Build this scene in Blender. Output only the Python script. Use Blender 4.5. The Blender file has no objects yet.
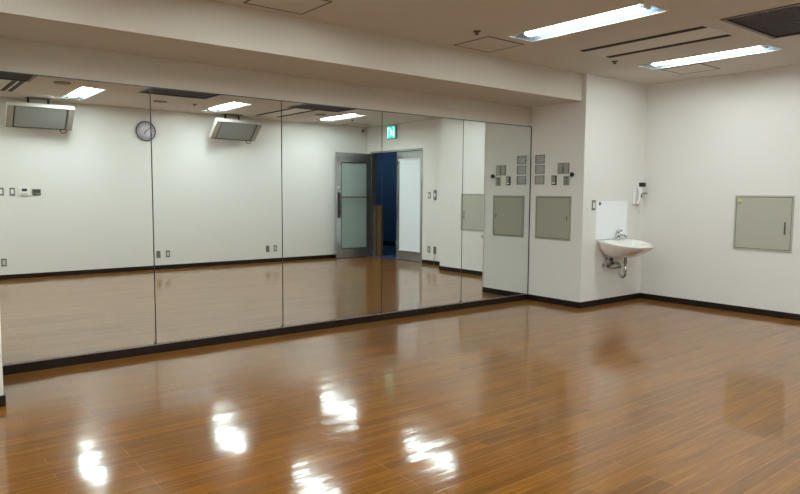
import bpy, bmesh, math, random
from mathutils import Vector, Matrix
random.seed(4)
PI = math.pi
sc = bpy.context.scene
C = sc.collection

# ---------------------------------------------------------------- camera, world, exposure
CAM_Z, F_PX, YAW, PITCH, ROLL = 1.29, 653.3, 0.6737, -0.0815, 0.0066
cam_d = bpy.data.cameras.new('camera')
cam_d.sensor_fit = 'HORIZONTAL'; cam_d.sensor_width = 36.0
cam_d.lens = 36.0 * F_PX / 800.0
cam_d.clip_start = 0.05; cam_d.clip_end = 60
cam = bpy.data.objects.new('camera', cam_d); C.objects.link(cam)
fw = Vector((math.sin(YAW) * math.cos(PITCH), math.cos(YAW) * math.cos(PITCH), math.sin(PITCH)))
rt = fw.cross(Vector((0, 0, 1))).normalized(); up = rt.cross(fw)
r2 = math.cos(ROLL) * rt + math.sin(ROLL) * up
u2 = -math.sin(ROLL) * rt + math.cos(ROLL) * up
m = Matrix((r2, u2, -fw)).transposed().to_4x4(); m.translation = Vector((0, 0, CAM_Z))
cam.matrix_world = m
sc.camera = cam
w = bpy.data.worlds.new('world'); sc.world = w; w.use_nodes = True
w.node_tree.nodes['Background'].inputs[0].default_value = (0.5, 0.6, 0.7, 1)
w.node_tree.nodes['Background'].inputs[1].default_value = 0.02
LAMP = 44.5                      # radiance of the fluorescent lamps
sc.view_settings.view_transform = 'Standard'; sc.view_settings.look = 'None'
sc.view_settings.gamma = 1.0; sc.view_settings.use_curve_mapping = False
sc.view_settings.exposure = 0.0
sc.cycles.max_bounces = 14; sc.cycles.diffuse_bounces = 6; sc.cycles.glossy_bounces = 8
sc.cycles.sample_clamp_indirect = 0.0

# ---------------------------------------------------------------- helpers
class MB:
    """collects shapes into one mesh; slots hold material indices"""
    def __init__(s): s.v = []; s.f = []; s.sm = []; s.mi = []
    def add(s, vs, fs, smooth=False, mi=0):
        n = len(s.v); s.v += [tuple(p) for p in vs]
        for f in fs: s.f.append([n + i for i in f]); s.sm.append(smooth); s.mi.append(mi)
        return s
    def box(s, a, b, mi=0):
        x0, y0, z0 = [min(a[i], b[i]) for i in range(3)]; x1, y1, z1 = [max(a[i], b[i]) for i in range(3)]
        vs = [(x0,y0,z0),(x1,y0,z0),(x1,y1,z0),(x0,y1,z0),(x0,y0,z1),(x1,y0,z1),(x1,y1,z1),(x0,y1,z1)]
        return s.add(vs, [(0,3,2,1),(4,5,6,7),(0,1,5,4),(1,2,6,5),(2,3,7,6),(3,0,4,7)], False, mi)
    def loft(s, rings, cap0=True, cap1=True, smooth=True, mi=0):
        n = len(rings[0]); vs = [p for r in rings for p in r]; fs = []
        for k in range(len(rings) - 1):
            for i in range(n):
                j = (i + 1) % n
                fs.append((k*n+i, k*n+j, (k+1)*n+j, (k+1)*n+i))
        if cap0: fs.append(tuple(range(n))[::-1])
        if cap1: fs.append(tuple((len(rings)-1)*n + i for i in range(n)))
        return s.add(vs, fs, smooth, mi)
    def tube(s, pts, r, n=10, smooth=True, mi=0):
        P = [Vector(p) for p in pts]; rings = []
        t0 = (P[1] - P[0]).normalized()
        a = Vector((0,0,1)) if abs(t0.z) < .9 else Vector((1,0,0))
        nrm = t0.cross(a).normalized()
        for i, p in enumerate(P):
            t = (P[min(i+1, len(P)-1)] - P[max(i-1, 0)]).normalized()
            nrm = (nrm - t * nrm.dot(t)).normalized(); b = t.cross(nrm)
            rr = r[i] if isinstance(r, (list, tuple)) else r
            rings.append([p + rr * (math.cos(2*PI*k/n) * nrm + math.sin(2*PI*k/n) * b) for k in range(n)])
        return s.loft(rings, True, True, smooth, mi)
    def lathe(s, prof, c=(0,0,0), axis='z', n=24, mi=0):
        rings = []
        for r, h in prof:
            ring = []
            for k in range(n):
                a = 2*PI*k/n; x, y = r*math.cos(a), r*math.sin(a)
                p = (x, y, h) if axis == 'z' else ((x, -h, y) if axis == 'y' else (h, x, y))
                ring.append((p[0]+c[0], p[1]+c[1], p[2]+c[2]))
            rings.append(ring)
        return s.loft(rings, True, True, True, mi)
    def xf(s, M):
        s.v = [tuple(M @ Vector(p)) for p in s.v]; return s
    def build(s, name, mats, parent=None, bevel=0.0, seg=2):
        me = bpy.data.meshes.new(name); me.from_pydata(s.v, [], s.f)
        if not isinstance(mats, (list, tuple)): mats = [mats]
        for q in mats: me.materials.append(q)
        for p, a, b in zip(me.polygons, s.sm, s.mi): p.use_smooth = a; p.material_index = b
        bm = bmesh.new(); bm.from_mesh(me); bmesh.ops.recalc_face_normals(bm, faces=bm.faces); bm.to_mesh(me); bm.free()
        o = bpy.data.objects.new(name, me); C.objects.link(o)
        if parent: o.parent = parent
        if bevel:
            b = o.modifiers.new('bevel', 'BEVEL'); b.width = bevel; b.segments = seg; b.limit_method = 'ANGLE'
            b.angle_limit = math.radians(40)
        return o

def arc(c, r, a0, a1, n, plane='xz'):
    out = []
    for k in range(n + 1):
        a = a0 + (a1 - a0) * k / n; p, q = r * math.cos(a), r * math.sin(a)
        out.append((c[0]+p, c[1], c[2]+q) if plane == 'xz' else ((c[0], c[1]+p, c[2]+q) if plane == 'yz' else (c[0]+p, c[1]+q, c[2])))
    return out

def tag(o, label, cat, group=None):
    o['label'] = label; o['category'] = cat
    if group: o['group'] = group
    return o
def thing(name, label, cat, loc, rz=0.0, group=None):
    o = bpy.data.objects.new(name, None); C.objects.link(o)
    o.empty_display_size = .1; o.location = loc; o.rotation_euler = (0, 0, rz)
    return tag(o, label, cat, group)
def struct(o): o['kind'] = 'structure'; return o
FACE_SOUTH, FACE_WEST, FACE_NORTH = 0.0, -PI/2, PI      # towards -y, -x, +y

# ---------------------------------------------------------------- materials
def mat(name, col, rough=.5, metal=0.0, spec=.5, bump=0.0, bscale=60, var=0.0, vscale=3, emit=None, es=0.0, coat=0.0):
    mt = bpy.data.materials.new(name); mt.use_nodes = True
    nt = mt.node_tree; b = nt.nodes['Principled BSDF']
    b.inputs['Roughness'].default_value = rough; b.inputs['Metallic'].default_value = metal
    b.inputs['Specular IOR Level'].default_value = spec; b.inputs['Coat Weight'].default_value = coat
    b.inputs['Base Color'].default_value = (*col, 1)
    tc = nt.nodes.new('ShaderNodeTexCoord')
    if var:
        n = nt.nodes.new('ShaderNodeTexNoise'); n.inputs['Scale'].default_value = vscale; n.inputs['Detail'].default_value = 4
        nt.links.new(tc.outputs['Object'], n.inputs['Vector'])
        mx = nt.nodes.new('ShaderNodeMix'); mx.data_type = 'RGBA'
        mx.inputs[6].default_value = (*[c*(1-var) for c in col], 1); mx.inputs[7].default_value = (*[min(1, c*(1+var)) for c in col], 1)
        nt.links.new(n.outputs['Fac'], mx.inputs[0]); nt.links.new(mx.outputs[2], b.inputs['Base Color'])
    if bump:
        n2 = nt.nodes.new('ShaderNodeTexNoise'); n2.inputs['Scale'].default_value = bscale
        nt.links.new(tc.outputs['Object'], n2.inputs['Vector'])
        bp = nt.nodes.new('ShaderNodeBump'); bp.inputs['Strength'].default_value = bump; bp.inputs['Distance'].default_value = .002
        nt.links.new(n2.outputs['Fac'], bp.inputs['Height']); nt.links.new(bp.outputs[0], b.inputs['Normal'])
    if emit:
        b.inputs['Emission Color'].default_value = (*emit, 1); b.inputs['Emission Strength'].default_value = es
    return mt

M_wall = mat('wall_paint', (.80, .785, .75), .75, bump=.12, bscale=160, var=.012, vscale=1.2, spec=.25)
M_wall_shaded = mat('wall_paint_shaded', (.63, .585, .505), .8, bump=.12, bscale=160, var=.012, vscale=1.2, spec=.2)  # same wall paint, darkened and warmed to imitate shade and warm bounce
M_ceil = mat('ceiling_board', (.66, .62, .56), .9, bump=.25, bscale=220, var=.02, vscale=2.5, spec=.15)
M_base = mat('dark_vinyl_baseboard', (.018, .009, .006), .5, spec=.25, var=.15)
M_mirror = mat('mirror_silver', (.87, .92, .90), .0, 1.0)
M_medge = mat('mirror_edge', (.03, .035, .03), .3)
M_alu = mat('aluminium', (.62, .62, .60), .35, .9, var=.05, vscale=20)
M_chrome = mat('chrome', (.48, .48, .50), .15, 1.0)
M_steel = mat('brushed_steel', (.46, .47, .46), .22, .85, var=.1, vscale=12)
M_dsteel = mat('dark_steel', (.10, .105, .11), .4, .7, var=.1)
M_panel2 = mat('panel_paint_light', (.46, .455, .385), .5, var=.02, vscale=4)
M_panel = mat('panel_paint_grey_beige', (.38, .375, .305), .5, var=.02, vscale=4)
M_plate = mat('plate_grey', (.22, .22, .195), .4, .3, var=.08, vscale=25)
M_plate2 = mat('plate_metal_grey', (.30, .30, .27), .35, .4, var=.06, vscale=30)
M_slat = mat('slat_dark_grey', (.07, .07, .065), .5)
M_white = mat('white_plastic', (.82, .82, .80), .35)
M_trans = mat('warm_white_plastic', (.70, .67, .60), .4)
M_black = mat('black_plastic', (.012, .012, .013), .4)
M_lcd = mat('display_grey', (.06, .075, .07), .2)
M_ceram = mat('white_ceramic', (.84, .83, .78), .08, coat=.5)
M_splash = mat('white_splash_panel', (.93, .97, .99), .25)
M_reflect = mat('white_enamel_reflector', (.30, .42, .52), .3)
M_lamp = mat('lamp_tube', (.9, .95, 1), .5, emit=(.91, 1.0, .985), es=LAMP*.95)
M_lamp2 = mat('lamp_tube_raised', (.9, .95, 1), .5, emit=(.91, 1.0, .985), es=LAMP*1.4)  # same tubes, emission raised to even out the light on the walls
M_grille = mat('dark_grille', (.11, .09, .10), .6, var=.1)
M_void = mat('dark_void', (.008, .007, .007), .9)
M_hatch = mat('hatch_frame_bronze', (.12, .09, .065), .45, .3)
M_acpan = mat('diffuser_panel', (.70, .66, .59), .6)
M_brass = mat('sticker_yellow', (.62, .58, .16), .35)
M_navy = mat('corridor_navy_wall', (.05, .115, .215), .7, var=.05)
M_carpet = mat('corridor_blue_carpet', (.02, .06, .15), .95, bump=.6, bscale=300, var=.15, vscale=60)
M_wood = mat('brown_wood_edge', (.14, .075, .03), .5, var=.15)
M_silver = mat('silver_plastic', (.70, .68, .62), .35, .15)
M_spk = mat('speaker_cloth', (.34, .31, .26), .7, bump=.4, bscale=400)
M_screen = mat('grey_screen', (.30, .32, .31), .25, var=.03, vscale=40)
M_frost = mat('frosted_glass', (.34, .42, .38), .3, var=.03)
M_blind = mat('white_blind_fabric', (.84, .90, .95), .7)
M_red = mat('bar_dark_red', (.16, .07, .06), .35, .3)
M_clockface = mat('clock_face', (.66, .63, .68), .4)
M_clockrim = mat('clock_rim_violet_grey', (.15, .13, .19), .35)
M_ink = mat('ink', (.02, .02, .03), .6)
M_green = mat('exit_green', (.0, .35, .20), .4, emit=(.02, .75, .62), es=.95)
M_exitw = mat('exit_white', (.8, .95, .9), .4, emit=(.55, 1, .9), es=1.6)
M_led = mat('led_white', (.8, .8, .8), .4)

def floor_material():
    mt = bpy.data.materials.new('laminate_floor'); mt.use_nodes = True; nt = mt.node_tree; N = nt.nodes; L = nt.links
    b = N['Principled BSDF']; tc = N.new('ShaderNodeTexCoord')
    def brick(wd, rh, mortar, c1, c2, cm, off=.37):
        k = N.new('ShaderNodeTexBrick'); k.offset = off; k.offset_frequency = 3; k.squash = 1.0
        k.inputs['Scale'].default_value = 1; k.inputs['Brick Width'].default_value = wd; k.inputs['Row Height'].default_value = rh
        k.inputs['Mortar Size'].default_value = mortar; k.inputs['Mortar Smooth'].default_value = .3
        k.inputs['Color1'].default_value = c1; k.inputs['Color2'].default_value = c2; k.inputs['Mortar'].default_value = cm
        L.new(tc.outputs['Object'], k.inputs['Vector']); return k
    def noise(sx, sy, scale, det=5):
        mp = N.new('ShaderNodeMapping'); mp.inputs['Scale'].default_value = (sx, sy, 1); L.new(tc.outputs['Object'], mp.inputs['Vector'])
        n = N.new('ShaderNodeTexNoise'); n.inputs['Scale'].default_value = scale; n.inputs['Detail'].default_value = det
        L.new(mp.outputs[0], n.inputs['Vector']); return n
    def mix(f, a, c, mode='MIX'):
        x = N.new('ShaderNodeMix'); x.data_type = 'RGBA'; x.blend_type = mode
        for s, val in ((0, f), (6, a), (7, c)):
            if hasattr(val, 'links'): L.new(val, x.inputs[s])
            else: x.inputs[s].default_value = val
        return x.outputs[2]
    W, Hh = .91, .0755
    k1 = brick(W, Hh, .0016, (.262, .102, .008, 1), (.183, .067, .004, 1), (.37, .185, .06, 1))  # pale joint colour paints in the light that board bevels catch
    g1 = noise(.9, 16, 3.0, 6); g2 = noise(2.5, 60, 4.0, 4)
    cr = N.new('ShaderNodeValToRGB'); cr.color_ramp.elements[0].position = .32; cr.color_ramp.elements[0].color = (.66, .60, .52, 1)
    cr.color_ramp.elements[1].position = .68; cr.color_ramp.elements[1].color = (1.22, 1.24, 1.25, 1); L.new(g1.outputs['Fac'], cr.inputs[0])
    c = mix(.75, k1.outputs['Color'], cr.outputs[0], 'MULTIPLY')
    cr2 = N.new('ShaderNodeValToRGB'); cr2.color_ramp.elements[0].position = .3; cr2.color_ramp.elements[0].color = (.85, .82, .8, 1)
    cr2.color_ramp.elements[1].position = .7; cr2.color_ramp.elements[1].color = (1.1, 1.1, 1.1, 1); L.new(g2.outputs['Fac'], cr2.inputs[0])
    c = mix(.6, c, cr2.outputs[0], 'MULTIPLY')
    L.new(c, b.inputs['Base Color'])
    # gloss: lacquered boards, each lying at a very slightly different angle
    rnd = brick(W, Hh, 0.0, (0, 0, 0, 1), (1, 1, 1, 1), (.5, .5, .5, 1))
    rv = N.new('ShaderNodeVectorMath'); rv.operation = 'SUBTRACT'; rv.inputs[1].default_value = (.5, .5, .5); L.new(rnd.outputs['Color'], rv.inputs[0])
    rs = N.new('ShaderNodeVectorMath'); rs.operation = 'MULTIPLY'; rs.inputs[1].default_value = (.003, .018, 0); L.new(rv.outputs[0], rs.inputs[0])
    wv = noise(1.5, 18, 3.4, 3); ws = N.new('ShaderNodeVectorMath'); ws.operation = 'SUBTRACT'; ws.inputs[1].default_value = (.5, .5, .5); L.new(wv.outputs['Color'], ws.inputs[0])
    wm = N.new('ShaderNodeVectorMath'); wm.operation = 'MULTIPLY'; wm.inputs[1].default_value = (.014, .052, 0); L.new(ws.outputs[0], wm.inputs[0])
    geo = N.new('ShaderNodeNewGeometry')
    a1 = N.new('ShaderNodeVectorMath'); a1.operation = 'ADD'; L.new(rs.outputs[0], a1.inputs[0]); L.new(wm.outputs[0], a1.inputs[1])
    a2 = N.new('ShaderNodeVectorMath'); a2.operation = 'ADD'; L.new(a1.outputs[0], a2.inputs[0]); L.new(geo.outputs['Normal'], a2.inputs[1])
    nn = N.new('ShaderNodeVectorMath'); nn.operation = 'NORMALIZE'; L.new(a2.outputs[0], nn.inputs[0])
    L.new(nn.outputs[0], b.inputs['Normal'])
    b.inputs['Roughness'].default_value = .28; b.inputs['Specular IOR Level'].default_value = .03
    b.inputs['Sheen Weight'].default_value = .16; b.inputs['Sheen Roughness'].default_value = .35; b.inputs['Sheen Tint'].default_value = (1.0, .55, .22, 1)
    b.inputs['Coat Weight'].default_value = 1.0; b.inputs['Coat Roughness'].default_value = .10; L.new(nn.outputs[0], b.inputs['Coat Normal'])
    return mt
M_floor = floor_material()

# ---------------------------------------------------------------- the room
X0, XL, XC, XR, XD = -4.2, .5386, 6.2123, 7.4448, 7.9147
YB, YE, YF, YS, YM = -.5273, 2.256, 4.483, 4.5313, 5.255
H, HS, HM, BB = 2.6336, 2.3353, 2.1004, .0675
T = .12
def S(name, boxes, m, bevel=0):
    q = MB()
    for a, b in boxes: q.box(a, b)
    return struct(q.build(name, m, bevel=bevel))
S('floor', [((X0-T, YB-T, -.1), (XD, YM+T, 0))], M_floor)
S('wall_mirror', [((XL, YM, 0), (XC, YM+T, H))], M_wall_shaded)
S('wall_panel', [((XC, YF, 0), (XR, YM+T, H))], M_wall)                       # thick pier: one face holds the plates, the other the basin
S('wall_right', [((XR, YE, 0), (XD+T, YM+T, H))], M_wall)
S('wall_door', [((XD, YB, 0), (XD+T, -.40, H)), ((XD, 1.24, 0), (XD+T, YE, H)), ((XD, -.40, 2.135), (XD+T, 1.24, H))], M_wall)
S('wall_rear', [((X0-T, YB-T, 0), (XD+T, YB, H))], M_wall)
S('wall_left', [((X0-T, YB, 0), (X0, YF, H))], M_wall)
S('wall_pier', [((X0-T, YF, 0), (XL, YM+T, H))], M_wall)
S('wall_soffit', [((XL, YS, HS), (XC, YM, H))], M_wall_shaded)

LIGHTS = [(4.415, 3.245), (6.395, 3.245), (2.26, 3.245), (.12, 3.245), (-2.02, 3.245), (-2.02, .60), (.12, .60), (2.26, .62), (4.36, .60), (6.50, .58)]  # the four leftmost are unseen, added to light the room
GRILLES = [(1.045, 1.87), (3.29, 1.87), (5.565, 1.87)]
LHX, LHY = .155, .637
holes = [(x-LHX, x+LHX, y-LHY, y+LHY) for x, y in LIGHTS] + [(x-.455, x+.455, y-.59, y+.59) for x, y in GRILLES]
def ceiling():
    x0, x1, y0, y1 = X0, XD, YB, YM
    xs = sorted({x0, x1, *[h[0] for h in holes], *[h[1] for h in holes]}); ys = sorted({y0, y1, *[h[2] for h in holes], *[h[3] for h in holes]})
    bm = bmesh.new(); vd = {}
    def vv(x, y):
        if (x, y) not in vd: vd[(x, y)] = bm.verts.new((x, y, H))
        return vd[(x, y)]
    for i in range(len(xs)-1):
        for j in range(len(ys)-1):
            cx, cy = (xs[i]+xs[i+1])/2, (ys[j]+ys[j+1])/2
            if any(h[0] < cx < h[1] and h[2] < cy < h[3] for h in holes): continue
            bm.faces.new((vv(xs[i], ys[j]), vv(xs[i], ys[j+1]), vv(xs[i+1], ys[j+1]), vv(xs[i+1], ys[j])))
    g = bmesh.ops.extrude_face_region(bm, geom=bm.faces[:])
    for e in g['geom']:
        if isinstance(e, bmesh.types.BMVert): e.co.z += .02
    bmesh.ops.recalc_face_normals(bm, faces=bm.faces)
    me = bpy.data.meshes.new('ceiling'); bm.to_mesh(me); bm.free(); me.materials.append(M_ceil)
    o = bpy.data.objects.new('ceiling', me); C.objects.link(o); return struct(o)
ceiling()

# baseboards
BT = .009
S('baseboard_mirror', [((XL, YM-BT, 0), (XC, YM, BB))], M_base)
S('baseboard_panel', [((XC-BT, YF-BT, 0), (XC, YM-BT, BB)), ((XC, YF-BT, 0), (XR, YF, BB))], M_base, .002)
S('baseboard_right', [((XR-BT, YE-BT, 0), (XR, YF-BT, BB)), ((XR, YE-BT, 0), (XD-BT, YE, BB))], M_base, .002)
S('baseboard_door', [((XD-BT, 1.25, 0), (XD, YE, BB))], M_base)
S('baseboard_rear', [((X0, YB, 0), (XD, YB+BT, BB))], M_base)
S('baseboard_left', [((X0, YB+BT, 0), (X0+BT, YF-BT, BB))], M_base)
S('baseboard_pier', [((X0, YF-BT, 0), (XL+BT, YF, BB)), ((XL, YF, 0), (XL+BT, YM-BT, BB))], M_base, .002)
# thin shadow-gap mouldings where walls meet the ceiling
S('trim_1', [((XC-.010, YF-.010, 0+BB), (XC+.0, YF+.0, H))], M_wall, .004)      # corner bead of the pier
S('trim_2', [((XL, YM-.012, BB), (XC, YM, BB+.008))], M_alu)                    # channel under the mirrors

# corridor beyond the door
XK = 9.9
S('floor_corridor', [((XD, -4.2, -.1), (XK, 2.2, .001))], M_carpet)
S('wall_corridor', [((XK, -4.2, 0), (XK+T, 2.2, H)), ((XD+T, 2.1, 0), (XK, 2.2, H)), ((XD+T, -4.3, 0), (XK, -4.2, H))], M_navy)
S('ceiling_corridor', [((XD+T, -4.3, H), (XK+T, 2.2, H+.05))], M_navy)
S('baseboard_corridor', [((XK-BT, -4.2, 0), (XK, 2.1, .10))], M_base)

# ---------------------------------------------------------------- door
JW = .045
S('trim_3', [((XD-.012, -.40, 0), (XD+T, -.40+JW, 2.135)), ((XD-.012, 1.24-JW, 0), (XD+T, 1.24, 2.135)), ((XD-.012, -.40+JW, 2.135-.035), (XD+T, 1.24-JW, 2.135))], M_steel, .002)
def door(name, width, loc, rz, handle_side, blind):
    """local: leaf spans x 0..width, faces -y, thickness .04"""
    o = bpy.data.objects.new(name, None); C.objects.link(o); o.location = loc; o.rotation_euler = (0, 0, rz); struct(o)
    zt, st, bt, tp = 2.092, .105, .19, .185
    q = MB(); q.box((0, 0, .008), (st, .04, zt)); q.box((width-st, 0, .008), (width, .04, zt))
    q.box((st, 0, .008), (width-st, .04, bt)); q.box((st, 0, zt-tp), (width-st, .04, zt))
    q.build('leaf_frame', M_steel, o, .0015)
    MB().box((st-.005, .014, bt-.005), (width-st+.005, .026, zt-tp+.005)).build('glass_panel', M_frost, o)
    q = MB()
    for a, b in (((st, -.004, bt), (st+.012, .0, zt-tp)), ((width-st-.012, -.004, bt), (width-st, 0, zt-tp)), ((st, -.004, bt), (width-st, 0, bt+.012)), ((st, -.004, zt-tp-.012), (width-st, 0, zt-tp))): q.box(a, b)
    q.build('glazing_bead', M_dsteel, o)
    hx = st*.5 if handle_side == 0 else width - st*.5
    s = 1 if handle_side == 0 else -1
    q = MB(); q.tube([(hx+s*.02, 0, .86), (hx+s*.02, -.05, .86), (hx+s*.02, -.05, 1.25), (hx+s*.02, 0, 1.25)], .013)
    q.build('door_handle', M_dsteel, o)
    if not blind:
        q = MB(); q.tube([(hx+s*.02, -.05, 1.215), (width-st*.5 if s > 0 else st*.5, -.05, 1.215), (width-st*.5 if s > 0 else st*.5, 0, 1.215)], .014)
        q.build('push_bar', M_red, o)
        MB().lathe([(.001, .012), (.022, .012), (.026, 0)], (hx-s*.008, 0, 1.40), 'y', 18).build('lock_cylinder', M_led, o)
        MB().box((hx-.03, -.004, .80), (hx+.03, 0, 1.31)).build('handle_plate', M_dsteel, o)
    else:
        MB().box((.0, -.040, 1.925), (.66, -.004, 1.955)).build('blind_rail', M_white, o, .004)
        MB().box((.02, -.020, .205), (.64, -.014, 1.93)).build('blind', M_blind, o)
        q = MB(); q.box((.01, -.026, .19), (.65, -.008, .208)); q.build('blind_bar', M_white, o, .003)
        for z in (.25, 1.05, 1.85): MB().lathe([(.008, 0), (.008, .1)], (width-.006, -.008, z), 'z', 10).build('hinge', M_steel, o)
    return o
# closed leaf: local x runs along -y, faces -x
door('door_1', .755, (XD+.02, 1.192, 0), FACE_WEST, 1, True)
# open leaf: swung 90 degrees against the rear wall, faces +y
door('door_2', .835, (7.885, -.345, 0), PI, 1, False)

# ---------------------------------------------------------------- mirrors
seams = [XL+.002, 1.6928, 2.8324, 3.9502, 5.0688, XC-.012]
mlab = ['leftmost tall mirror panel, beside the left pier, reflecting thermostats and a hanging television',
        'second mirror panel from the left, reflecting the second hanging television and floor sockets',
        'middle mirror panel, reflecting the opened steel door leaf',
        'fourth mirror panel from the left, reflecting the doorway and green exit sign',
        'rightmost mirror panel, next to the wall of grey switch plates']
for k in range(5):
    a, b = seams[k] + .0015, seams[k+1] - .0015
    t = thing('mirror_panel', mlab[k], 'mirror', ((a+b)/2, YM-.001, BB+.0085), 0, 'wall mirrors')
    w2 = (b-a)/2; hz = HM - BB - .0085
    MB().box((-w2+.003, -.0075, .002), (w2-.003, -.0015, hz-.002)).build('mirror_glass', M_mirror, t)
    q = MB()
    for s in (-1, 1): q.box((s*w2, -.0072, 0), (s*(w2-.003), 0, hz))
    q.box((-w2+.003, -.0072, hz-.002), (w2-.003, 0, hz)); q.box((-w2+.003, -.0072, 0), (w2-.003, 0, .002)); q.box((-w2+.003, -.0014, .002), (w2-.003, 0, hz-.002))
    q.build('edge_strip', M_medge, t)
    if k < 4: MB().box((w2-.012, -.011, -.0), (w2, -.0078, .022)).build('clip', M_dsteel, t)
# dark vertical bead where the mirrors stop at the panel wall
S('trim_4', [((XC-.011, YM-.012, BB+.008), (XC-.001, YM, HM))], M_dsteel)
S('trim_5', [((XL, YM-.011, HM), (XC, YM, HM+.006))], M_dsteel)

# ---------------------------------------------------------------- ceiling lights
def ceiling_light(x, y, label, lampm):
    t = thing('ceiling_light', label, 'ceiling light', (x, y, H), 0, 'recessed strip lights')
    hx, hy, d = LHX - .003, LHY - .003, .034
    q = MB(); ix, iy = .10, hy - .07
    V = [(-hx,-hy,0),(hx,-hy,0),(hx,hy,0),(-hx,hy,0),(-ix,-iy,d),(ix,-iy,d),(ix,iy,d),(-ix,iy,d)]
    q.add(V, [(0,1,5,4),(1,2,6,5),(2,3,7,6),(3,0,4,7),(4,5,6,7)])
    V2 = [(-hx,-hy,0),(hx,-hy,0),(hx,hy,0),(-hx,hy,0),(-hx,-hy,d+.01),(hx,-hy,d+.01),(hx,hy,d+.01),(-hx,hy,d+.01)]
    q.add(V2, [(0,1,5,4),(1,2,6,5),(2,3,7,6),(3,0,4,7),(4,5,6,7)])
    q.build('reflector', M_reflect, t)
    q = MB(); e = .010
    q.box((-hx-e,-hy-e,-.004), (hx+e,-hy+.003,-.0005)); q.box((-hx-e,hy-.003,-.004), (hx+e,hy+e,-.0005))
    q.box((-hx-e,-hy+.003,-.004), (-hx+.003,hy-.003,-.0005)); q.box((hx-.003,-hy+.003,-.004), (hx+e,hy-.003,-.0005))
    q.build('frame', M_acpan, t)
    q = MB(); rings = []
    for yy in (-iy+.03, iy-.03):
        rings.append([(.058*math.cos(PI*k/10+PI), yy, .031+.026*math.sin(PI*k/10+PI)) for k in range(11)])
    q.loft(rings); q.build('lamp', lampm, t)
    for s in (-1, 1): MB().box((-.05, s*(iy-.03), .006), (.05, s*(iy-.002), .033)).build('lamp_holder', M_white, t, .003)
LL = ['strip light in the ceiling near the left ceiling hatch, larger of the two seen directly',
      'strip light in the ceiling nearest the basin corner',
      'mirror-side strip light above the large left mirror panels, outside the photo top',
      'unseen mirror-side strip light added for light, second from the left wall',
      'unseen mirror-side strip light nearest the left wall, added to brighten the room',
      'unseen rear strip light nearest the left wall, added to brighten the room',
      'unseen rear strip light above the camera side, added for light, second from left wall',
      'rear strip light in the mirror above the hanging television beside the thermostats',
      'rear strip light in the mirror, directly above the second television',
      'rear strip light in the mirror nearest the exit sign and open door']
for k, ((x, y), l) in enumerate(zip(LIGHTS, LL)): ceiling_light(x, y, l, M_lamp if k < 2 else M_lamp2)

# ---------------------------------------------------------------- return-air grilles
def grille(x, y, label):
    t = thing('air_grille', label, 'vent', (x, y, H), 0, 'dark ceiling air grilles')
    hx, hy = .455, .59
    q = MB(); q.box((-hx+.002, -hy+.002, .06), (hx-.002, hy-.002, .07))
    for s in (-1, 1):
        q.box((s*(hx-.002), -hy+.002, 0), (s*(hx-.006), hy-.002, .06)); q.box((-hx+.006, s*(hy-.002), 0), (hx-.006, s*(hy-.006), .06))
    q.build('backing', M_void, t)
    q = MB(); e = .022
    for s in (-1, 1):
        q.box((s*(hx-.010), -hy-e, -.008), (s*(hx+e), hy+e, -.0005)); q.box((-hx+.010, s*(hy-.010), -.008), (hx-.010, s*(hy+e), -.0005))
    q.build('frame', M_hatch, t, .002)
    q = MB(); n = 44
    for k in range(n):
        yy = -hy + .012 + (2*hy-.024)*k/(n-1); q.box((-hx+.012, yy-.0035, .004), (hx-.012, yy+.0035, .016))
    n = 30
    for k in range(n):
        xx = -hx + .02 + (2*hx-.04)*k/(n-1); q.box((xx-.002, -hy+.012, .0035), (xx+.002, hy-.012, .012))
    q.build('mesh', M_grille, t)
grille(*GRILLES[0], 'dark square air grille on the ceiling at the far left of the mirror view')
grille(*GRILLES[1], 'dark square air grille seen along the mirror top above the clock')
grille(*GRILLES[2], 'dark square air grille at the top right corner of the photo')

# slot diffusers
def slot_diffuser(x0, x1, y0, y1, sw, label, panel=True):
    t = thing('slot_diffuser', label, 'vent', ((x0+x1)/2, (y0+y1)/2, H), 0, 'two-slot ceiling diffusers')
    hx, hy = (x1-x0)/2, (y1-y0)/2
    q = MB(); q.box((-hx-.02, -hy-.025, -.003), (hx+.02, hy+.025, -.0005)); q.build('panel', M_acpan, t)
    for s in (-1, 1):
        q = MB(); c = s*(hx-sw/2)
        q.box((c-sw/2, -hy, -.0050), (c+sw/2, hy, -.0035)); o = q.build('slot', M_void, t)
        q = MB(); q.box((c-.0035, -hy+.004, -.008), (c+.0035, hy-.004, -.0052)); q.build('vane', M_slat, o)
slot_diffuser(5.175, 5.675, 2.655, 3.83, .080, 'two-slot air diffuser between the two strip lights seen directly')
slot_diffuser(5.175, 5.655, -.06, 1.23, .080, 'two-slot air diffuser in the mirror between two strip lights')
slot_diffuser(1.345, 1.485, .20, 1.25, .055, 'narrow double-slot air diffuser at the far left of the mirror')

# ceiling hatches
def hatch(x0, x1, y0, y1, label):
    t = thing('ceiling_hatch', label, 'ceiling hatch', ((x0+x1)/2, (y0+y1)/2, H), 0, 'ceiling access hatches')
    hx, hy, e = (x1-x0)/2, (y1-y0)/2, .014
    q = MB()
    for s in (-1, 1):
        q.box((s*hx, -hy, -.004), (s*(hx-e), hy, -.0005)); q.box((-hx+e, s*hy, -.004), (hx-e, s*(hy-e), -.0005))
    q.build('frame', M_hatch, t)
    MB().box((-hx+e, -hy+e, -.0025), (hx-e, hy-e, -.0005)).build('lid', M_ceil, t)
hatch(2.09, 2.565, 3.99, 4.42, 'square ceiling hatch outline cut by the top edge of the photo')
hatch(4.135, 4.60, 3.99, 4.43, 'square ceiling hatch between the soffit and the larger strip light')
hatch(6.60, 7.045, 3.40, 3.83, 'square ceiling hatch in front of the basin corner, behind the right strip light')
hatch(7.20, 7.62, -.45, -.02, 'square ceiling hatch above the opened door leaf, seen in the mirror')

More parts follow.
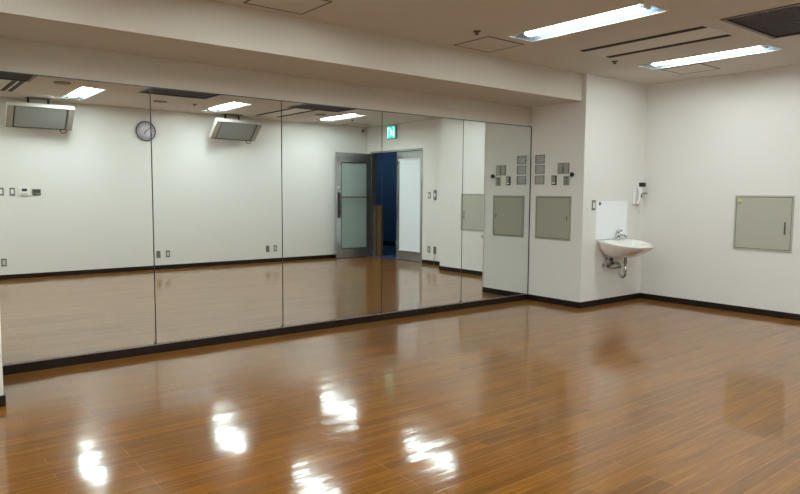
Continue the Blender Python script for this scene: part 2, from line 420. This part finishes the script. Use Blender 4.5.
# ceiling speakers and sprinklers
for x, y, l in ((3.35, .56, 'round brownish ceiling speaker between clock and second television in mirror'),
                (6.00, .77, 'round brownish ceiling speaker beside the rightmost mirrored strip light'),
                (1.855, 1.44, 'round brownish ceiling speaker left of the first mirrored strip light')):
    t = thing('ceiling_speaker', l, 'speaker', (x, y, H), 0, 'round ceiling speakers')
    MB().lathe([(.10, 0), (.10, -.006), (.088, -.010), (.085, -.004)], (0, 0, -.0005), 'z', 32).build('rim', M_hatch, t)
    MB().lathe([(.084, -.003), (.084, -.006), (.001, -.009)], (0, 0, -.0005), 'z', 32).build('cover', M_spk, t)
for x, y, l in ((3.942, 3.935, 'small dark sprinkler head left of the larger strip light'),
                (5.87, 3.905, 'small dark sprinkler head near the top of the basin wall'),
                (3.855, .602, 'small dark sprinkler head beside a mirrored strip light, above the clock side'),
                (6.863, .479, 'small dark sprinkler head right of the rightmost mirrored strip light')):
    t = thing('sprinkler_head', l, 'sprinkler', (x, y, H), 0, 'ceiling sprinkler heads')
    MB().lathe([(.034, -.0005), (.034, -.004), (.018, -.010), (.010, -.012)], (0, 0, 0), 'z', 20).build('escutcheon', M_hatch, t)
    q = MB(); q.lathe([(.009, -.011), (.009, -.018), (.006, -.021)], (0, 0, 0), 'z', 12)
    for s in (-1, 1): q.tube([(s*.009, 0, -.012), (s*.014, 0, -.018), (s*.006, 0, -.025)], .0024, 6)
    q.build('body', M_dsteel, t)
    MB().lathe([(.003, -.023), (.020, -.024), (.020, -.027), (.003, -.028)], (0, 0, 0), 'z', 16).build('deflector', M_dsteel, t)

# ---------------------------------------------------------------- access panels
def access_panel(loc, rz, wd, ht, label, kind):
    t = thing('access_panel', label, 'access panel', loc, rz)
    hx, hz, e = wd/2, ht/2, .016
    M_panel = M_panel2 if kind == 'right' else globals()['M_panel']
    q = MB()
    for s in (-1, 1):
        q.box((s*hx, -.010, -hz), (s*(hx-e), -.0005, hz)); q.box((-hx+e, -.010, s*hz), (hx-e, -.0005, s*(hz-e)))
    q.build('frame', M_panel, t, .0015)
    MB().box((-hx+e, -.003, -hz+e), (hx-e, -.0005, hz-e)).build('gap', M_void, t)
    g = e + .005
    MB().box((-hx+g, -.0085, -hz+g), (hx-g, -.0032, hz-g)).build('door', M_panel, t, .001)
    if kind == 'right':
        q = MB(); q.box((hx-.085, -.0105, -.115), (hx-.067, -.0087, .02)); lk = q.build('handle', M_dsteel, t, .001)
        MB().box((hx-.080, -.0145, -.02), (hx-.072, -.0107, .012)).build('lever', M_steel, lk)
        MB().lathe([(.001, .008), (.019, .007), (.024, 0)], (-hx+.052, -.0088, hz-.065), 'y', 20).build('sticker', M_brass, t)
    else:
        q = MB(); q.box((hx-.060, -.0100, -.018), (hx-.046, -.0087, .022)); lk = q.build('lock', M_dsteel, t, .001)
        MB().lathe([(.001, .003), (.004, .003), (.004, 0)], (hx-.053, -.0102, .002), 'y', 10).build('keyhole', M_black, lk)
access_panel((XR, 3.063, .999), FACE_WEST, .600, .594, 'large grey-beige steel access panel with yellow dot, on the right wall', 'right')
access_panel((XC, 4.898, 1.017), FACE_WEST, .515, .516, 'grey-beige steel access panel below the switch plates beside the mirror', 'small')

# ---------------------------------------------------------------- plates beside the mirror (wall faces -x)
def west(x, y, z, name, label, cat, group=None): return thing(name, label, cat, (x, y, z), FACE_WEST, group)
for z, l in ((1.711, 'topmost'), (1.590, 'middle'), (1.464, 'lowest')):
    t = west(XC, 5.103, z, 'louvred_plate', l + ' of three stacked grey louvred plates right beside the mirror', 'wall plate', 'stacked louvred plates')
    q = MB(); hx, hz = .069, .053
    MB().box((-hx-.012, -.003, -hz-.008), (hx+.012, -.0005, hz+.008)).build('surround', M_white, t, .001)
    for s in (-1, 1): q.box((s*hx, -.012, -hz), (s*(hx-.007), -.0032, hz)); q.box((-hx+.007, -.012, s*hz), (hx-.007, -.0032, s*(hz-.007)))
    q.build('rim', M_plate2, t)
    q = MB()
    for k in range(7):
        zz = -hz + .013 + k*.0133; q.box((-hx+.007, -.010, zz-.0035), (hx-.007, -.0036, zz+.003))
    q.build('louvre', M_plate, t)
t = west(XC, 4.761, 1.593, 'switch_plate', 'wide pale grey plate with two covers, above the small switches', 'switch')
MB().box((-.083, -.005, -.065), (.083, -.0005, .065)).build('plate', M_plate2, t, .002)
for s in (-1, 1): MB().box((s*.006, -.013, -.058), (s*.077, -.0052, .058)).build('cover', M_plate2, t, .003)
MB().box((-.0035, -.0075, -.06), (.0035, -.0052, .06)).build('divider', M_slat, t)
t = west(XC, 4.891, 1.458, 'wall_switch', 'small grey rounded switch with white band, left of the pair below the wide plate', 'switch')
MB().box((-.036, -.010, -.056), (.036, -.0005, .056)).build('body', M_slat, t, .006)
MB().box((-.022, -.020, -.020), (.022, -.0102, .044)).build('rocker', M_plate2, t, .003)
MB().box((-.022, -.018, -.040), (.022, -.0102, -.024)).build('band', M_white, t, .002)
t = west(XC, 4.716, 1.452, 'wall_switch', 'small grey rotary dimmer plate, right of the pair below the wide plate', 'switch')
MB().box((-.040, -.008, -.054), (.040, -.0005, .054)).build('body', M_plate2, t, .002)
MB().box((-.016, -.016, -.034), (.016, -.0082, .012)).build('rocker', M_plate, t, .002)
MB().box((-.022, -.012, .024), (.022, -.0082, .040)).build('label_strip', M_slat, t)
t = west(XC, 4.629, 1.520, 'sensor_knob', 'round black knob on the wall edge right of the wide switch plate', 'knob')
MB().lathe([(.018, 0), (.018, .005), (.012, .008)], (0, -.0005, 0), 'y', 20).build('stem', M_black, t)
MB().lathe([(.018, 0), (.025, .005), (.025, .018), (.018, .025), (.001, .026)], (0, -.0085, 0), 'y', 24).build('cap', M_black, t)

# plates on the door wall
def outlet(loc, rz, label, group, wd=.070, ht=.116, kind='socket'):
    t = thing('wall_socket' if kind == 'socket' else 'switch_plate', label, 'socket' if kind == 'socket' else 'switch', loc, rz, group)
    MB().box((-wd/2, -.006, -ht/2), (wd/2, -.0005, ht/2)).build('plate', M_plate, t, .002)
    if kind == 'socket':
        MB().box((-.017, -.0095, -.034), (.017, -.0062, .034)).build('insert', M_trans, t, .001)
        for z in (-.018, .018):
            for s in (-1, 1): MB().box((s*.006-.0012, -.0102, z-.005), (s*.006+.0012, -.0096, z+.005)).build('pin_hole', M_black, t)
    elif kind == 'switch':
        MB().box((-.017, -.011, -.032), (.017, -.0062, .032)).build('rocker', M_white, t, .0015)
    elif kind == 'blank':
        for z in (-.042, .042): MB().lathe([(.004, 0), (.003, .002)], (0, -.006, z), 'y', 10).build('screw', M_dsteel, t)
    return t
outlet((XD, 1.437, 1.264), FACE_WEST, 'grey light switch just beside the door frame, seen in mirror', 'door-side plates', kind='switch')
t = outlet((XD, 1.592, 1.268), FACE_WEST, 'tall grey switch plate second from the door frame, seen in mirror', 'door-side plates', .085, .185, 'switch')
outlet((XD, 1.437, .268), FACE_WEST, 'grey low wall socket next to the door frame', 'door-side plates', .075, .120)
outlet((XD, 1.600, .262), FACE_WEST, 'low grey socket with a cord hanging below, beside the corner', 'door-side plates', .075, .140, 'blank')
t = thing('cord', 'thin grey cord hanging from the low socket by the corner', 'cord', (XD, 1.600, .186), FACE_WEST)
MB().tube([(0, -.010, 0), (.002, -.014, -.03), (-.001, -.016, -.10), (0, -.018, -.170)], .004, 8).build('cord_body', M_plate, t)
MB().box((-.008, -.022, -.1845), (.008, -.014, -.168)).build('plug', M_plate, t, .002)

# plates on the rear wall
outlet((3.628, YB, .250), FACE_NORTH, 'low blank grey plate nearer the clock, left of a mirrored socket pair', 'rear wall low plates', kind='blank')
outlet((3.787, YB, .252), FACE_NORTH, 'low wall socket in the mirrored pair below and right of the clock', 'rear wall low plates')
outlet((5.640, YB, .250), FACE_NORTH, 'low blank grey plate of the mirrored pair nearer the door', 'rear wall low plates', kind='blank')
outlet((5.798, YB, .252), FACE_NORTH, 'low wall socket of the mirrored pair nearer the door', 'rear wall low plates')
outlet((1.400, YB, .249), FACE_NORTH, 'low wall socket at the far left edge of the mirror', 'rear wall low plates')
outlet((1.400, YB, 1.281), FACE_NORTH, 'grey switch plate farthest left beside the thermostats', 'rear wall control plates', kind='switch')
outlet((1.542, YB, 1.281), FACE_NORTH, 'grey switch plate just left of the white thermostat', 'rear wall control plates', kind='switch')
t = thing('thermostat', 'white air conditioner controller with a dark display', 'thermostat', (1.696, YB, 1.283), FACE_NORTH)
MB().box((-.066, -.020, -.060), (.066, -.0005, .060)).build('case', M_white, t, .006)
MB().box((-.034, -.0225, .004), (.034, -.0202, .044)).build('display', M_lcd, t)
for s in (-1, 0, 1): MB().box((s*.03-.010, -.0225, -.040), (s*.03+.010, -.0202, -.026)).build('button', M_plate2, t)
t = thing('volume_control', 'wide dark grey control plate right of the white thermostat', 'control', (1.856, YB, 1.276), FACE_NORTH)
MB().box((-.058, -.010, -.048), (.058, -.0005, .048)).build('case', M_plate, t, .003)
MB().box((-.046, -.0125, -.005), (.046, -.0102, .036)).build('display', M_slat, t)
MB().lathe([(.012, 0), (.011, .008), (.001, .009)], (.025, -.010, -.026), 'y', 16).build('dial', M_slat, t)
t = thing('corner_sensor', 'small brownish sensor high on the rear wall at the corner', 'sensor', (7.80, YB, 2.555), FACE_NORTH)
MB().box((-.03, -.03, -.03), (.03, -.0005, .03)).build('case', M_spk, t, .008)
MB().lathe([(.016, 0), (.012, .010), (.001, .013)], (0, -.03, -.004), 'y', 16).build('lens', M_slat, t)

# switch by the basin
t = outlet((6.412, YF, 1.172), FACE_SOUTH, 'grey switch plate left of the white splash panel', None, kind='switch')

# ---------------------------------------------------------------- clock
def text_mesh(txt, size):
    cu = bpy.data.curves.new('t', 'FONT'); cu.body = txt; cu.size = size; cu.align_x = 'CENTER'; cu.align_y = 'CENTER'; cu.extrude = .0004
    ob = bpy.data.objects.new('t', cu); C.objects.link(ob)
    dg = bpy.context.evaluated_depsgraph_get(); me = bpy.data.meshes.new_from_object(ob.evaluated_get(dg))
    vs = [tuple(v.co) for v in me.vertices]; fs = [tuple(p.vertices) for p in me.polygons]
    bpy.data.objects.remove(ob); bpy.data.curves.remove(cu); bpy.data.meshes.remove(me)
    return vs, fs
t = thing('wall_clock', 'round wall clock with violet-grey rim and black numerals', 'clock', (3.467, YB, 2.278), FACE_NORTH)
MB().lathe([(.150, 0), (.160, .006), (.162, .025), (.154, .036), (.143, .036), (.142, .020)], (0, -.0005, 0), 'y', 48).build('rim', M_clockrim, t)
MB().lathe([(.141, 0), (.141, .004), (.001, .004)], (0, -.0205, 0), 'y', 48).build('face', M_clockface, t)
q = MB()
for n in range(1, 13):
    vs, fs = text_mesh(str(n), .040); a = PI/2 - n*PI/6
    q.add([(x + .110*math.cos(a), -.0255 - z, y + .110*math.sin(a)) for x, y, z in vs], fs)
q.build('numerals', M_ink, t)
def hand(nm, a, L, wd, yy):
    q = MB(); q.box((-wd, -yy-.0015, -.018), (wd, -yy, L)); q.xf(Matrix.Rotation(a, 4, 'Y')); q.build(nm, M_ink, t)
hand('hour_hand', math.radians(146), .060, .0055, .0285); hand('minute_hand', math.radians(312), .092, .0038, .0305)
MB().lathe([(.009, 0), (.009, .004)], (0, -.0325, 0), 'y', 16).build('hub', M_ink, t)

# ---------------------------------------------------------------- exit sign
t = thing('exit_sign', 'green illuminated exit sign with running figure above the doorway', 'sign', (XD, .333, 2.478), FACE_WEST)
MB().box((-.135, -.045, -.130), (.135, -.0005, .130)).build('case', M_plate2, t, .006)
MB().box((-.122, -.049, -.118), (.122, -.0452, .118)).build('face', M_green, t)
q = MB(); yy = -.0515
def pl(pts): q.add([(x, yy, z) for x, z in pts] + [(x, -.0492, z) for x, z in pts], [tuple(range(len(pts))), tuple(range(2*len(pts)-1, len(pts)-1, -1))] + [(i, (i+1) % len(pts), len(pts)+(i+1) % len(pts), len(pts)+i) for i in range(len(pts))])
def limb(a, b, wd):
    d = Vector((b[0]-a[0], b[1]-a[1])).normalized(); n = Vector((-d.y, d.x))*wd
    pl([(a[0]+n.x, a[1]+n.y), (b[0]+n.x, b[1]+n.y), (b[0]-n.x, b[1]-n.y), (a[0]-n.x, a[1]-n.y)])
pl([(.042, .098), (.112, .098), (.112, -.098), (.086, -.098), (.086, .074), (.042, .074)])
pl([(-.100, .098), (-.062, .098), (-.062, .074), (-.076, .074), (-.076, -.098), (-.100, -.098)])
q.build('door_symbol', M_exitw, t)
q = MB()
q.lathe([(.017, 0), (.017, .002)], (.020, -.0492, .068), 'y', 16)
limb((.008, .045), (-.016, -.012), .017); limb((.012, .040), (.050, .022), .008); limb((.0, .040), (-.042, .024), .008); limb((-.042, .024), (-.050, -.006), .007)
limb((-.012, -.012), (.030, -.034), .010); limb((.030, -.034), (.022, -.084), .009); limb((-.016, -.012), (-.030, -.052), .010); limb((-.030, -.052), (-.066, -.066), .009)
q.build('running_figure', M_exitw, t)

# ---------------------------------------------------------------- hanging televisions
def television(x, y, z, yaw, tilt, label, wd=.86, ht=.385):
    t = thing('television', label, 'television', (x, y, z), PI + yaw, 'ceiling-hung televisions')
    R = Matrix.Rotation(tilt, 4, 'X')
    hx, hz, sp = wd/2, ht/2, .085
    MB().box((-hx, .0, -hz), (hx, .075, hz)).xf(R).build('cabinet', M_silver, t, .010, 3)
    q = MB(); e = .018
    q.box((-hx+sp, -.012, hz-e), (hx-sp, -.0005, hz)); q.box((-hx+sp, -.012, -hz), (hx-sp, -.0005, -hz+e))
    for s in (-1, 1): q.box((s*(hx-sp), -.012, -hz+e), (s*(hx-sp-e), -.0005, hz-e))
    q.xf(R).build('bezel', M_dsteel, t, .003)
    MB().box((-hx+sp+e, -.006, -hz+e), (hx-sp-e, -.0005, hz-e)).xf(R).build('screen', M_screen, t)
    for s in (-1, 1):
        MB().box((s*(hx-.002), -.016, -hz+.002), (s*(hx-sp+.002), -.0005, hz-.002)).xf(R).build('speaker', M_spk, t, .008, 3)
    MB().box((-hx+.01, -.020, hz-.010), (hx-.01, .03, hz+.006)).xf(R).build('top_edge', M_silver, t, .006, 3)
    # bracket up to the ceiling
    top = H - z - .0005
    q = MB()
    q.box((-.16, .06, top-.008), (.16, .22, top))
    for s in (-1, 1):
        q.tube([(s*.13, .14, top-.008), (s*.13, .14, top-.10), (s*.12, .11, .03), (s*.12, .075, -.02)], .017, 10)
    q.tube([(-.13, .14, top-.10), (.13, .14, top-.10)], .017, 10)
    q.build('ceiling_bracket', M_dsteel, t)
    p = [R @ Vector(v) for v in ((-hx+.16, .03, -hz+.02), (-hx+.15, .0, -hz-.03), (-hx+.12, -.02, -hz-.05), (-hx+.085, -.02, -hz-.03), (-hx+.06, -.0, -hz+.01), (-hx+.06, .04, -hz+.06))]
    MB().tube(p, .007, 8).build('cable', M_black, t)
television(1.885, -.16, 2.345, 0.0, .72, 'silver television with side speakers hung above the thermostats, in the leftmost mirror')
television(4.885, -.16, 2.345, -.10, .75, 'silver television with side speakers hung right of the clock, in the second mirror')

# ---------------------------------------------------------------- washbasin
t = thing('splash_panel', 'glossy white rectangular splash panel on the wall behind the basin', 'wall panel', (6.775, YF, .997), 0)
MB().box((-.315, -.008, -.222), (.315, -.0005, .222)).build('sheet', M_splash, t, .002)
t = thing('wall_button', 'small round grey button at the splash panel top left corner', 'knob', (6.522, YF-.008, 1.190), 0)
MB().lathe([(.020, 0), (.020, .006), (.012, .012), (.001, .013)], (0, -.0005, 0), 'y', 20).build('disc', M_plate, t)

t = thing('washbasin', 'white ceramic wall-hung washbasin with chrome tap and trap below', 'washbasin', (6.80, YF, .70), 0)
NS = 56
def outline(a, b, yc, z, back=.0, tilt=.062, p=2.0):
    r = []
    for k in range(NS):
        th = 2*PI*k/NS; c, s = math.cos(th), math.sin(th)
        ex = 2/p
        x = a*math.copysign(abs(c)**ex, c)
        if s > 0: y = -yc - b*abs(s)**ex
        else: y = -yc + (yc-back)*min(1, abs(s)*1.6)**.55
        r.append((x, y, z + tilt*max(0, 1 + y/.46)))
    return r
q = MB()
rings = [outline(.105, .07, .16, -.138, .075, 0), outline(.19, .150, .155, -.124, .035, 0), outline(.265, .235, .15, -.090, .012, .02),
         outline(.315, .305, .15, -.045, .001, .045), outline(.340, .345, .15, -.012, .001), outline(.346, .354, .15, .0, .001),
         outline(.343, .350, .15, .008, .001), outline(.330, .335, .15, .010, .006),
         outline(.305, .305, .165, .000, .085), outline(.290, .280, .170, -.025, .095, .04), outline(.24, .215, .18, -.070, .11, .01), outline(.13, .11, .19, -.100, .13, 0), outline(.03, .025, .20, -.106, .18, 0)]
q.loft(rings); q.build('bowl', M_ceram, t)
MB().lathe([(.022, -.1025), (.022, -.098), (.008, -.096)], (0, -.20, 0), 'z', 20).build('drain', M_chrome, t)
q = MB(); fz = .064; fy = -.052; fx = .035
q.lathe([(.036, 0), (.036, .010), (.027, .016), (.026, .075), (.021, .084), (.001, .086)], (fx, fy, fz), 'z', 22)
q.tube([(fx, fy, fz+.045), (fx, fy-.05, fz+.056), (fx, fy-.095, fz+.052), (fx, fy-.115, fz+.036)], [.018, .016, .014, .013], 12)
tap = q.build('tap', M_chrome, t)
MB().tube([(fx, fy+.004, fz+.088), (fx+.0, fy-.01, fz+.102), (fx+.03, fy-.045, fz+.112)], [.020, .017, .010], 12).build('tap_lever', M_chrome, tap)
q = MB()
q.tube([(0, -.19, -.133), (0, -.19, -.33)] + [(0, -.19+.038-.038*math.cos(a), -.33-.038*math.sin(a)) for a in [PI*k/10 for k in range(1, 11)]] + [(0, -.114, -.25), (0, -.108, -.225), (0, -.09, -.215), (0, -.0015, -.215)], .0165, 14)
trap = q.build('trap_pipe', M_chrome, t)
for z in (-.20, -.30): MB().lathe([(.024, z), (.024, z+.022)], (0, -.19, 0), 'z', 18).build('trap_nut', M_chrome, trap)
MB().lathe([(.024, -.262), (.024, -.240)], (0, -.114, 0), 'z', 18).build('trap_nut', M_chrome, trap)
MB().lathe([(.038, .0), (.034, .008)], (0, -.001, -.215), 'y', 22).build('wall_flange', M_chrome, trap)
for xx, zz in ((-.165, -.235), (-.10, -.165)):
    q = MB(); q.lathe([(.026, 0), (.022, .006)], (xx, -.001, zz), 'y', 18); q.tube([(xx, -.004, zz), (xx, -.065, zz)], .012, 12)
    q.tube([(xx, -.052, zz), (xx, -.055, zz+.06), (xx*.6, -.060, zz+.10), (xx*.25, -.075, -.088)], .009, 10)
    vv = q.build('supply_valve', M_chrome, t)
    MB().lathe([(.020, .0), (.022, .008), (.020, .018), (.001, .019)], (xx, -.065, zz), 'y', 10).build('valve_knob', M_dsteel, vv)
q = MB(); q.tube([(-.165, -.06, -.235), (-.12, -.075, -.265), (-.06, -.11, -.262), (-.03, -.16, -.245)], .008, 10); q.build('side_pipe', M_dsteel, t)

# ---------------------------------------------------------------- wall telephone
t = thing('wall_telephone', 'white handset telephone on a grey wall bracket above the basin', 'telephone', (7.285, YF, 1.285), 0)
MB().box((-.085, -.040, -.105), (.058, -.0005, .100)).build('base', M_white, t, .008, 3)
q = MB()
q.loft([[( -.062+dx*sx*1.45, -.045-dy, z) for dx, dy in ((0,oy),(.052,oy),(.052,.028+oy),(0,.028+oy))] for z, sx, oy in ((-.105, .95, -.004), (-.085, 1.05, 0), (-.05, .85, .014), (0, .8, .020), (.05, .85, .014), (.085, 1.05, 0), (.108, .95, -.004))], smooth=False)
q.build('handset', M_white, t, .009, 3)
MB().box((-.044, -.0965, -.025), (-.022, -.0925, .025)).build('grip_strip', M_lcd, t, .001)
MB().box((.050, -.070, .108), (.092, -.0005, .160)).build('charger_box', M_black, t, .004)
MB().tube([(.072, -.02, .100), (.072, -.03, .02), (.072, -.02, -.07)], .010, 10).build('upright_arm', M_plate, t)
MB().tube([(.072, -.028, .028), (.110, -.055, .028), (.140, -.060, .030)], .009, 10).build('side_arm', M_plate, t)
pts = []
for k in range(90):
    s = k/89; a = s*2*PI*11
    pts.append((-.005+.008*math.cos(a)+.012*math.sin(s*PI), -.05+.008*math.sin(a), -.11-.115*math.sin(s*PI*.62)))
MB().tube(pts, .0024, 6).build('coiled_cord', M_trans, t)

# ---------------------------------------------------------------- corridor details
t = thing('wooden_post', 'brown wooden board edge standing just beyond the open doorway', 'board', (8.075, -.275, 0.0015), 0)
MB().box((-.03, -.075, 0), (.03, .055, 1.02)).build('board', M_wood, t, .003)
MB().box((-.032, -.077, 1.02), (.032, .057, 1.04)).build('cap', M_wood, t, .003)
t = thing('corridor_fill_lamp', 'unseen bluish strip light added to brighten the corridor beyond the door', 'ceiling light', (8.9, -2.5, H), 0)  # out of view, added to brighten the navy corridor walls
MB().box((-.10, -.62, -.030), (.10, .62, -.0005)).build('housing', M_white, t, .004)
MB().box((-.08, -.60, -.040), (.08, .60, -.0302)).build('diffuser', mat('corridor_fill_glow', (.8, .9, 1), .5, emit=(.62, .82, 1.0), es=14), t)
